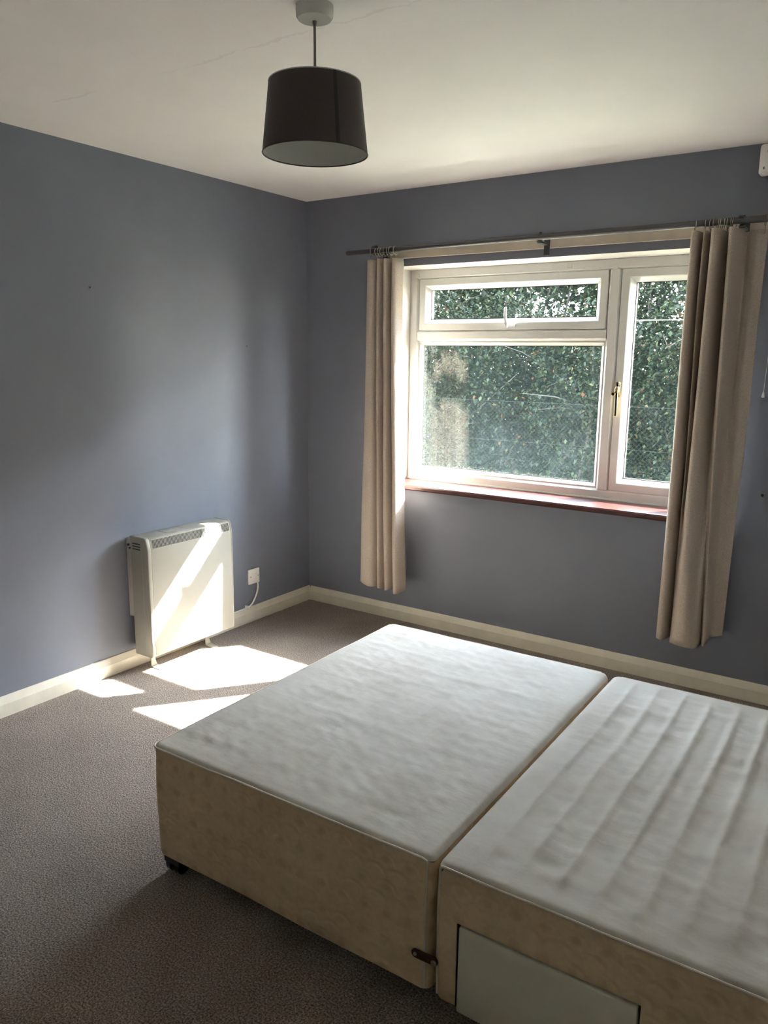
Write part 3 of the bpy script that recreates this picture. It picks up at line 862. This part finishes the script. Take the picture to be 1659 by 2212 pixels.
def divan(label, x0, x1, seed, ridge, cross, drawer=None):
    R = 0.024
    root = empty('divan_base', bedx(((x0+x1)/2, BW/2, 0)), label, 'bed base', 'two halves of the divan bed')
    # sides
    ex = (drawer[0], drawer[1]) if drawer else ()
    loop = rrect(x0, x1, 0, BW, R, ex)
    n = len(loop)
    rows = [ZB, ZB+0.015, 0.12, 0.17, 0.22, (drawer[2] if drawer else 0.287), 0.33, 0.37, 0.40, ZT-0.006]
    mb = MB(bedx); V, F = [], []
    cx, cy = (x0+x1)/2, BW/2
    for z in rows:
        for (x, y) in loop:
            t = (z-ZB)/(ZT-ZB)
            k = 0.004*math.sin(PI*t)+0.0035*noise.noise((x*3+seed, y*3, z*5)) - (0.004 if z == ZB else 0)
            dx, dy = x-cx, y-cy
            ei = (x1-x) if drawer is None else (x-x0)
            z = min(z, ZT-0.006-0.0145*max(0.0, 1-ei/0.024))
            V.append((x + (k if dx > 0 else -k)*0.4*(abs(dx) > (x1-x0)/2-R), y + (k if dy > 0 else -k)*(abs(dy) > BW/2-R), z))
    for r in range(len(rows)-1):
        for k in range(n):
            l = (k+1) % n
            if drawer and loop[k][1] == 0 and loop[l][1] == 0 and min(loop[k][0], loop[l][0]) >= drawer[0]-1e-6 and max(loop[k][0], loop[l][0]) <= drawer[1]+1e-6 and rows[r+1] <= drawer[2]+1e-6:
                continue
            F.append((r*n+k, r*n+l, (r+1)*n+l, (r+1)*n+k))
    mb.add(V, F)
    mb.build('side_cover', MAT['damask'], root, smooth=True)
    # dust cloth underneath and, for a drawer, the dark recess behind its front
    mb = MB(bedx)
    mb.add([(x*0.992+cx*0.008, y*0.992+cy*0.008, ZB+0.002) for x, y in loop], [tuple(range(n))])
    if drawer:
        a, b_, zt_ = drawer
        mb.box(a-0.002, b_+0.002, 0.03, 0.034, ZB, zt_+0.002)
        for q in (((a, -0.001), (a, 0.03)), ((b_, -0.001), (b_, 0.03))):
            mb.add([(q[0][0], q[0][1], ZB), (q[1][0], q[1][1], ZB), (q[1][0], q[1][1], zt_), (q[0][0], q[0][1], zt_)], [(0, 1, 2, 3)])
        mb.add([(a, -0.001, zt_), (b_, -0.001, zt_), (b_, 0.03, zt_), (a, 0.03, zt_)], [(0, 1, 2, 3)])
    mb.build('dust_cloth', MAT['dust'], root)
    # top panel with ridges of the slats and wrinkles
    nx, ny = 190, 240
    V, F = [], []
    for j in range(ny+1):
        for i in range(nx+1):
            x = x0 + (x1-x0)*i/nx; y = BW*j/ny
            # round the corners
            ccx = min(max(x, x0+R), x1-R); ccy = min(max(y, R), BW-R)
            dx, dy = x-ccx, y-ccy
            if dx and dy:
                m_ = max(abs(dx), abs(dy)); l_ = math.hypot(dx, dy)
                x, y = ccx+dx*m_/l_, ccy+dy*m_/l_
            e = min(x-x0, x1-x, y, BW-y)
            if abs(x-ccx) > 1e-9 and abs(y-ccy) > 1e-9: e = R-math.hypot(x-ccx, y-ccy)
            e = max(e, 0)
            fall = 1-math.sqrt(max(0, 1-(1-min(e, 0.016)/0.016)**2))
            ei = (x1-x) if drawer is None else (x-x0)            # the unpiped edge at the joint rolls over more softly
            fall += 0.9*(1-math.sqrt(max(0, 1-(1-min(ei, 0.045)/0.045)**2)))
            w = min(1, max(0, (e-0.012)/0.09))
            ph = x/0.084 + 0.10*noise.noise((x*2, y*2.5, seed)) + seed
            f_ = ph-math.floor(ph)
            d = min(f_, 1-f_)
            rg = math.exp(-(d/0.15)**2)*(0.75+0.5*noise.noise((x*3+9, y*4, seed)))
            ph2 = y/0.115 + 0.12*noise.noise((x*3, y*2, seed+7))
            f2 = ph2-math.floor(ph2); d2 = min(f2, 1-f2)
            cr = math.exp(-(d2/0.15)**2)
            if drawer: wr = noise.noise((x*8+2*seed, y*15, 1.0)) + 0.6*noise.noise((x*15+5, y*30+seed, 2.0))
            else: wr = noise.noise((x*11+2*seed, y*11, 1.0)) + 0.6*noise.noise(((x+0.6*y)*22+5, y*24+seed, 2.0))
            sagp = -0.006*math.sin(PI*(x-x0)/(x1-x0))*math.sin(PI*y/BW)
            z = ZT - 0.011*fall + w*(ridge*rg + cross*cr + (0.0027 if drawer else 0.0025)*wr*(1.0+1.2*math.exp(-y/0.25)) + sagp)
            V.append((x, y, z))
    for j in range(ny):
        for i in range(nx):
            a = j*(nx+1)+i
            F.append((a, a+1, a+nx+2, a+nx+1))
    mesh_obj('top_cover', [bedx(p) for p in V], F, MAT['ticking'], root, smooth=True)
    # cord along the outer top edges, turning down the corner at the joint
    mb = MB(bedx)
    inner = 1 if drawer is None else -1
    xi = x1-0.010 if inner == 1 else x0+0.010
    down = [(xi, 0.002-0.004*math.sin(PI*(z-ZB)/(ZT-ZB)), z) for z in np.linspace(ZB+0.012, ZT-0.022, 14)]
    down.append((xi-inner*0.002, 0.0005, ZT-0.013))
    r_ = R+0.002
    ox, o_y, fx = (x0-0.0025, -0.0025, x1-0.03) if inner == 1 else (x1+0.0025, -0.0025, x0+0.03)
    path = [(x, o_y) for x in np.linspace(xi-inner*0.010, ox+inner*r_, 22)]
    for k in range(1, 7):
        a = PI/2*k/6; path.append((ox+inner*(r_-r_*math.sin(a)), o_y+r_-r_*math.cos(a)))
    path += [(ox, y) for y in np.linspace(o_y+r_, BW-r_, 24)[1:]]
    for k in range(1, 7):
        a = PI/2*k/6; path.append((ox+inner*(r_-r_*math.cos(a)), BW+0.0025-r_+r_*math.sin(a)))
    path += [(x, BW+0.0025) for x in np.linspace(ox+inner*r_, fx, 20)[1:]]
    mb.tube(down+[(x, y, ZT-0.0075+0.0018*noise.noise((x*6, y*6, seed))) for x, y in path], 0.0031, 8)
    mb.build('piping', MAT['piping'], root, smooth=True)
    # castors
    for (x, y) in ((x0+0.040, 0.042), (x1-0.10, 0.26), (x0+0.045, BW-0.05), (x1-0.10, BW-0.05)) if drawer is None else ((x0+0.10, 0.26), (x1-0.07, 0.05), (x0+0.10, BW-0.05), (x1-0.07, BW-0.05)):
        mb = MB(bedx)
        mb.tube([(x, y, ZB+0.004), (x, y, 0.045)], 0.009, 10)
        for s in (-1, 1):
            c0 = (x+s*0.006, y, 0.0245); c1 = (x+s*0.030, y, 0.0245)
            mb.tube([c0, (x+s*0.010, y, 0.0245), (x+s*0.026, y, 0.0245), c1], [0.020, 0.0245, 0.0245, 0.017], 20)
        mb.box(x-0.031, x+0.031, y-0.025, y+0.025, 0.036, 0.060)
        mb.build('castor', MAT['castor'], root, smooth=True)
    if drawer:
        a, b_, zt_ = drawer
        mb = MB(bedx); mb.box(a+0.0055, b_-0.0055, -0.007, 0.020, ZB-0.004, zt_-0.006)
        mb.build('drawer_front', MAT['drawer'], root, bevel=0.004, seg=3)
    return root
L1 = 0.932
divan('pale divan base half nearest the heater, smooth top and plain damask side', 0.0, L1, 0.35, 0.0036, 0.0013)
divan('pale divan base half with ridged top and a drawer in its near side', L1+0.0135, L1+0.0135+0.932, 0.62, 0.0100, 0.0006, (1.004, 1.409, 0.290))
# linking bar across the joint
lb = empty('linking_bar', bedx((0.925, -0.006, 0.165)), 'rusty brown metal linking bar joining the two divan halves', 'metal bar')
mb = MB(bedx)
a, b_ = Vector((0.902, 0, 0.167)), Vector((0.950, 0, 0.169))
d = (b_-a).normalized(); nn = Vector((-d.z, 0, d.x))
out = []
for k in range(9):
    t = PI/2+PI*k/8; out.append(a + 0.0115*(math.cos(t)*d+math.sin(t)*nn))
for k in range(9):
    t = -PI/2+PI*k/8; out.append(b_ + 0.0115*(math.cos(t)*d+math.sin(t)*nn))
m_ = len(out)
mb.add([(p.x, -0.0105, p.z) for p in out]+[(p.x, -0.0065, p.z) for p in out], [tuple(range(m_)), tuple(range(2*m_-1, m_-1, -1))]+[(k, (k+1) % m_, m_+(k+1) % m_, m_+k) for k in range(m_)])
mb.build('strap', MAT['link'], lb, bevel=0.001)
for (p, r) in ((a, 0.0045), (b_+Vector((0.001, 0, -0.004)), 0.0075)):
    mb = MB(bedx); mb.tube([(p.x, -0.0105, p.z), (p.x, -0.0135, p.z), (p.x, -0.0145, p.z)], [r, r*0.9, r*0.4], 12)
    mb.build('screw', MAT['screw'], lb, smooth=True)

# ------------------------------------------------------------------ outside
GZ = -0.15
m, N, L, b = new_mat('rough_lawn')
v = coords(N, L)
f = noise_tex(N, L, v, 12, 6, 0.7)
L.new(ramp(N, L, f, [(0.3, (0.035, 0.05, 0.022)), (0.5, (0.075, 0.085, 0.045)), (0.62, (0.12, 0.11, 0.075))]), b.inputs['Base Color'])
b.inputs['Roughness'].default_value = 0.95
bump(N, L, b, f, 0.8, 0.03)
MAT['ground'] = m
g = mesh_obj('ground', [(-14, WT, GZ), (14, WT, GZ), (14, 22, GZ), (-14, 22, GZ)], [(0, 1, 2, 3)], MAT['ground'])
tag(g, 'rough shaded lawn outside the window', kind='structure')

def leaves(pts, size, rg, droop=0.4):
    """kite-shaped folded leaves at pts"""
    n = len(pts)
    az = rg.uniform(0, 2*PI, n); el = rg.normal(-droop, 0.5, n)
    d = np.stack([np.cos(az)*np.cos(el), np.sin(az)*np.cos(el), np.sin(el)], 1)
    s = np.stack([-np.sin(az), np.cos(az), rg.normal(0, 0.4, n)], 1); s /= np.linalg.norm(s, axis=1)[:, None]
    u = np.cross(d, s)
    L_ = size*rg.uniform(0.6, 1.3, n)[:, None]
    w = 0.36*L_
    v0 = pts; v1 = pts+d*L_*0.45+s*w+u*L_*0.10; v2 = pts+d*L_; v3 = pts+d*L_*0.45-s*w+u*L_*0.10
    V = np.stack([v0, v1, v2, v3], 1).reshape(-1, 3)
    idx = np.arange(n)[:, None]*4
    F = np.concatenate([np.stack([idx[:, 0], idx[:, 0]+1, idx[:, 0]+2], 1), np.stack([idx[:, 0], idx[:, 0]+2, idx[:, 0]+3], 1)])
    return V, F
def foliage(name, pts, size, mat, parent, seed):
    rg = np.random.default_rng(seed)
    V, F = leaves(np.asarray(pts), size, rg)
    o = mesh_obj(name, V, F, mat, parent)
    return tag(o, kind='stuff')
def shrub(x, y, w, dpt, h, n, seed, label, group, mat='leaf', size=0.064, lo=0.0, name='hedge_shrub', cat='shrub', hole=0.72, bias=1.0):
    rg = np.random.default_rng(seed)
    root = empty(name, (x, y, GZ), label, cat, group)
    pts = []
    while len(pts) < n:
        q = rg.uniform(-1, 1, (n, 3))
        r = np.sqrt(q[:, 0]**2+q[:, 1]**2)
        zz = lo + (q[:, 2]*0.5+0.5)**bias*(h-lo)
        for a, b2, c, rr_ in zip(q[:, 0], q[:, 1], zz, r):
            lump = 0.85+0.35*noise.noise((a*1.6+seed, b2*1.6, c*1.5))
            t = c/h
            lim = lump*(1.0 if t < 0.6 else math.sqrt(max(0, 1-((t-0.6)/0.42)**2)))
            if rr_ > lim: continue
            if rr_ < 0.45*lim and rg.random() < 0.55: continue
            if t > hole and noise.noise((a*3+seed*2, b2*3, c*3.2)) < -0.10-0.35*(1-t): continue
            pts.append((x+a*w, y+b2*dpt, GZ+c))
            if len(pts) >= n: break
    foliage('foliage', np.array(pts), size, MAT[mat], root, seed)
    mb = MB()
    for k in range(9):
        a = rg.uniform(0, 2*PI); r = rg.uniform(0.2, 0.85)
        p0 = Vector((x+0.25*w*rg.normal(), y+0.2*dpt*rg.normal(), GZ))
        p1 = Vector((x+r*w*math.cos(a), y+r*dpt*math.sin(a), GZ+h*rg.uniform(0.55, 0.97)))
        mid = (p0+p1)/2+Vector((rg.normal(), rg.normal(), 0.4))*0.12
        rad = rg.uniform(0.012, 0.03)
        mb.tube([p0, (p0+mid)/2+Vector((0.04, 0, 0.05)), mid, (mid+p1)/2, p1], [rad, rad*0.9, rad*0.7, rad*0.5, rad*0.2], 6)
        for j in range(4):
            t = rg.uniform(0.3, 0.95); q0 = p0.lerp(p1, t)
            q1 = q0+Vector((rg.normal()*0.5, rg.normal()*0.4, rg.uniform(0.0, 0.5)))
            mb.tube([q0, (q0+q1)/2+Vector((0, 0, 0.04)), q1], [rad*0.4, rad*0.3, rad*0.12], 5)
    mb.build('branches', MAT['bark'], root, smooth=True)
    return root
HG = 'hedge shrubs outside the window'
shrub(-5.0, 7.3, 1.0, 0.8, 3.0, 6500, 11, 'bushy green hedge shrub outside, farthest left of the row', HG)
shrub(-3.5, 7.1, 1.0, 0.8, 2.7, 17000, 12, 'bushy green hedge shrub behind the left edge of the fixed pane', HG)
shrub(-2.1, 7.2, 1.0, 0.8, 2.6, 17000, 13, 'bushy green hedge shrub behind the middle of the fixed pane', HG)
shrub(-0.75, 7.1, 1.0, 0.8, 2.5, 17000, 14, 'bushy green hedge shrub behind the mullion and right of the fixed pane', HG)
shrub(0.60, 7.2, 1.0, 0.8, 2.5, 17000, 15, 'bushy green hedge shrub behind the casement pane', HG)
shrub(2.0, 7.2, 1.0, 0.8, 2.7, 6500, 16, 'bushy green hedge shrub outside, farthest right of the row', HG)
TG = 'taller trees behind the hedge'
for i, (x, y, w, h, lab) in enumerate(((-5.6, 9.6, 1.9, 6.6, 'taller leafy tree behind the hedge at the left end'),
                                      (-3.0, 9.4, 1.9, 6.4, 'taller leafy tree behind the hedge seen through the fanlight'),
                                      (-0.2, 9.6, 1.9, 6.3, 'taller leafy tree behind the hedge seen through the top of the casement'),
                                      (2.6, 9.4, 1.9, 6.6, 'taller leafy tree behind the hedge at the right end'))):
    shrub(x, y, w, 1.2, h, 17000, 30+i, lab, TG, 'leaf2', 0.11, 0.2, 'tree', 'tree', 0.5, 1.5)

rgh = np.random.default_rng(77)
hr = empty('hedge_screen', (2.0, 11.6, GZ), 'added hedge screen behind the trees and unseen to the right, blocking low sky', 'hedge')
q = np.stack([rgh.uniform(-10.0, 3.0, 34000), 11.6+rgh.normal(0, 0.4, 34000), GZ+rgh.uniform(0, 1, 34000)**0.9*4.6], 1)  # backdrop hedge added to close bright sky gaps between the trees
gap = (np.hypot(q[:, 0]+3.1, (q[:, 2]-2.35)*1.6) < 0.75) | (np.hypot(q[:, 0]+0.35, (q[:, 2]-2.4)*1.2) < 0.55)
q = q[~(gap & (rgh.uniform(0, 1, len(q)) < 0.93))]                # thin places where the sky shows
q2 = np.stack([rgh.uniform(3.0, 14.0, 52000), 9.6+rgh.normal(0, 0.5, 52000), GZ+rgh.uniform(0, 1, 52000)**0.85*5.5], 1)  # out-of-view stretch added to keep low sky light off the left wall
q = np.concatenate([q, q2])
foliage('foliage', q, 0.17, MAT['leaf2'], hr, 77)
mb = MB()
for k in range(10):
    x = 3.8+k*0.95
    mb.tube([(x, 9.6, GZ), (x+0.1, 9.65, 2.0), (x-0.1, 9.5, 4.0)], [0.07, 0.05, 0.015], 7)
tag(mb.build('trunks', MAT['bark'], hr, smooth=True), kind='stuff')

# chain-link fence in front of the hedge, with a pale line strung above it
fy = 6.15
fence = empty('chain_link_fence', (-1.5, fy, GZ), 'thin wire chain link fence in front of the hedge outside', 'fence')
posts = [-6.18, -3.18, -0.18, 2.82]
for x in posts:
    mb = MB(); mb.tube([(x, fy, GZ), (x, fy, GZ+1.15)], 0.020, 10); mb.build('post', MAT['wire'], fence, smooth=True)
mb = MB(); ph, pitch = 1.05, 0.06
V, F = [], []
def wire(p, q, r=0.0004):
    n = len(V)
    d = Vector((q[0]-p[0], 0, q[2]-p[2])).normalized(); s = Vector((-d.z, 0, d.x))*r; o_ = Vector((0, r, 0))
    for c in (p, q):
        c = Vector(c)
        V.extend([tuple(c+s), tuple(c+o_), tuple(c-s)])
    F.extend([(n, n+1, n+4, n+3), (n+1, n+2, n+5, n+4), (n+2, n, n+3, n+5)])
x = -6.0-ph
while x < 3.6:
    for sgn in (1, -1):
        xa, za, xb, zb = (x, 0, x+ph, ph) if sgn == 1 else (x, ph, x+ph, 0)
        if xa < -6.0:
            k = (-6.0-xa)/ph; xa, za = -6.0, za+(zb-za)*k
        if xb > 3.6:
            k = (3.6-xa)/(xb-xa); xb, zb = 3.6, za+(zb-za)*k
        if xb-xa > 0.02: wire((xa, fy, GZ+0.04+za), (xb, fy, GZ+0.04+zb))
    x += pitch
tag(mesh_obj('wire_mesh', V, F, MAT['wire'], fence), kind='stuff')
for z in (0.05, 0.55, 1.09):
    mb = MB(); mb.tube([(-6.0, fy-0.003, GZ+z), (3.6, fy-0.003, GZ+z)], 0.0012, 6); mb.build('line_wire', MAT['wire'], fence)
mb = MB(); mb.tube([(-0.15, 5.9, 1.98), (1.2, 5.9, 1.975), (4.6, 5.9, 2.0)], 0.0035, 6)
tag(mb.build('washing_line', MAT['pale_wire'], origin=(2.0, 5.9, 1.98)), 'pale thin washing line strung outside behind the casement pane', 'line')
# fallen leaves under the hedge: nobody could count them
rg = np.random.default_rng(99)
pp = np.stack([rg.uniform(-6, 3.5, 2600), rg.uniform(4.6, 7.4, 2600), np.full(2600, GZ+0.012)], 1)
V, F = leaves(pp, 0.07, rg, 0.0)
V[:, 2] = GZ+0.004+np.abs(V[:, 2]-GZ)*0.35
tag(mesh_obj('fallen_leaves', V, F, MAT['litter']), 'pale fallen leaves scattered on the ground under the hedge', 'leaves', kind='stuff')
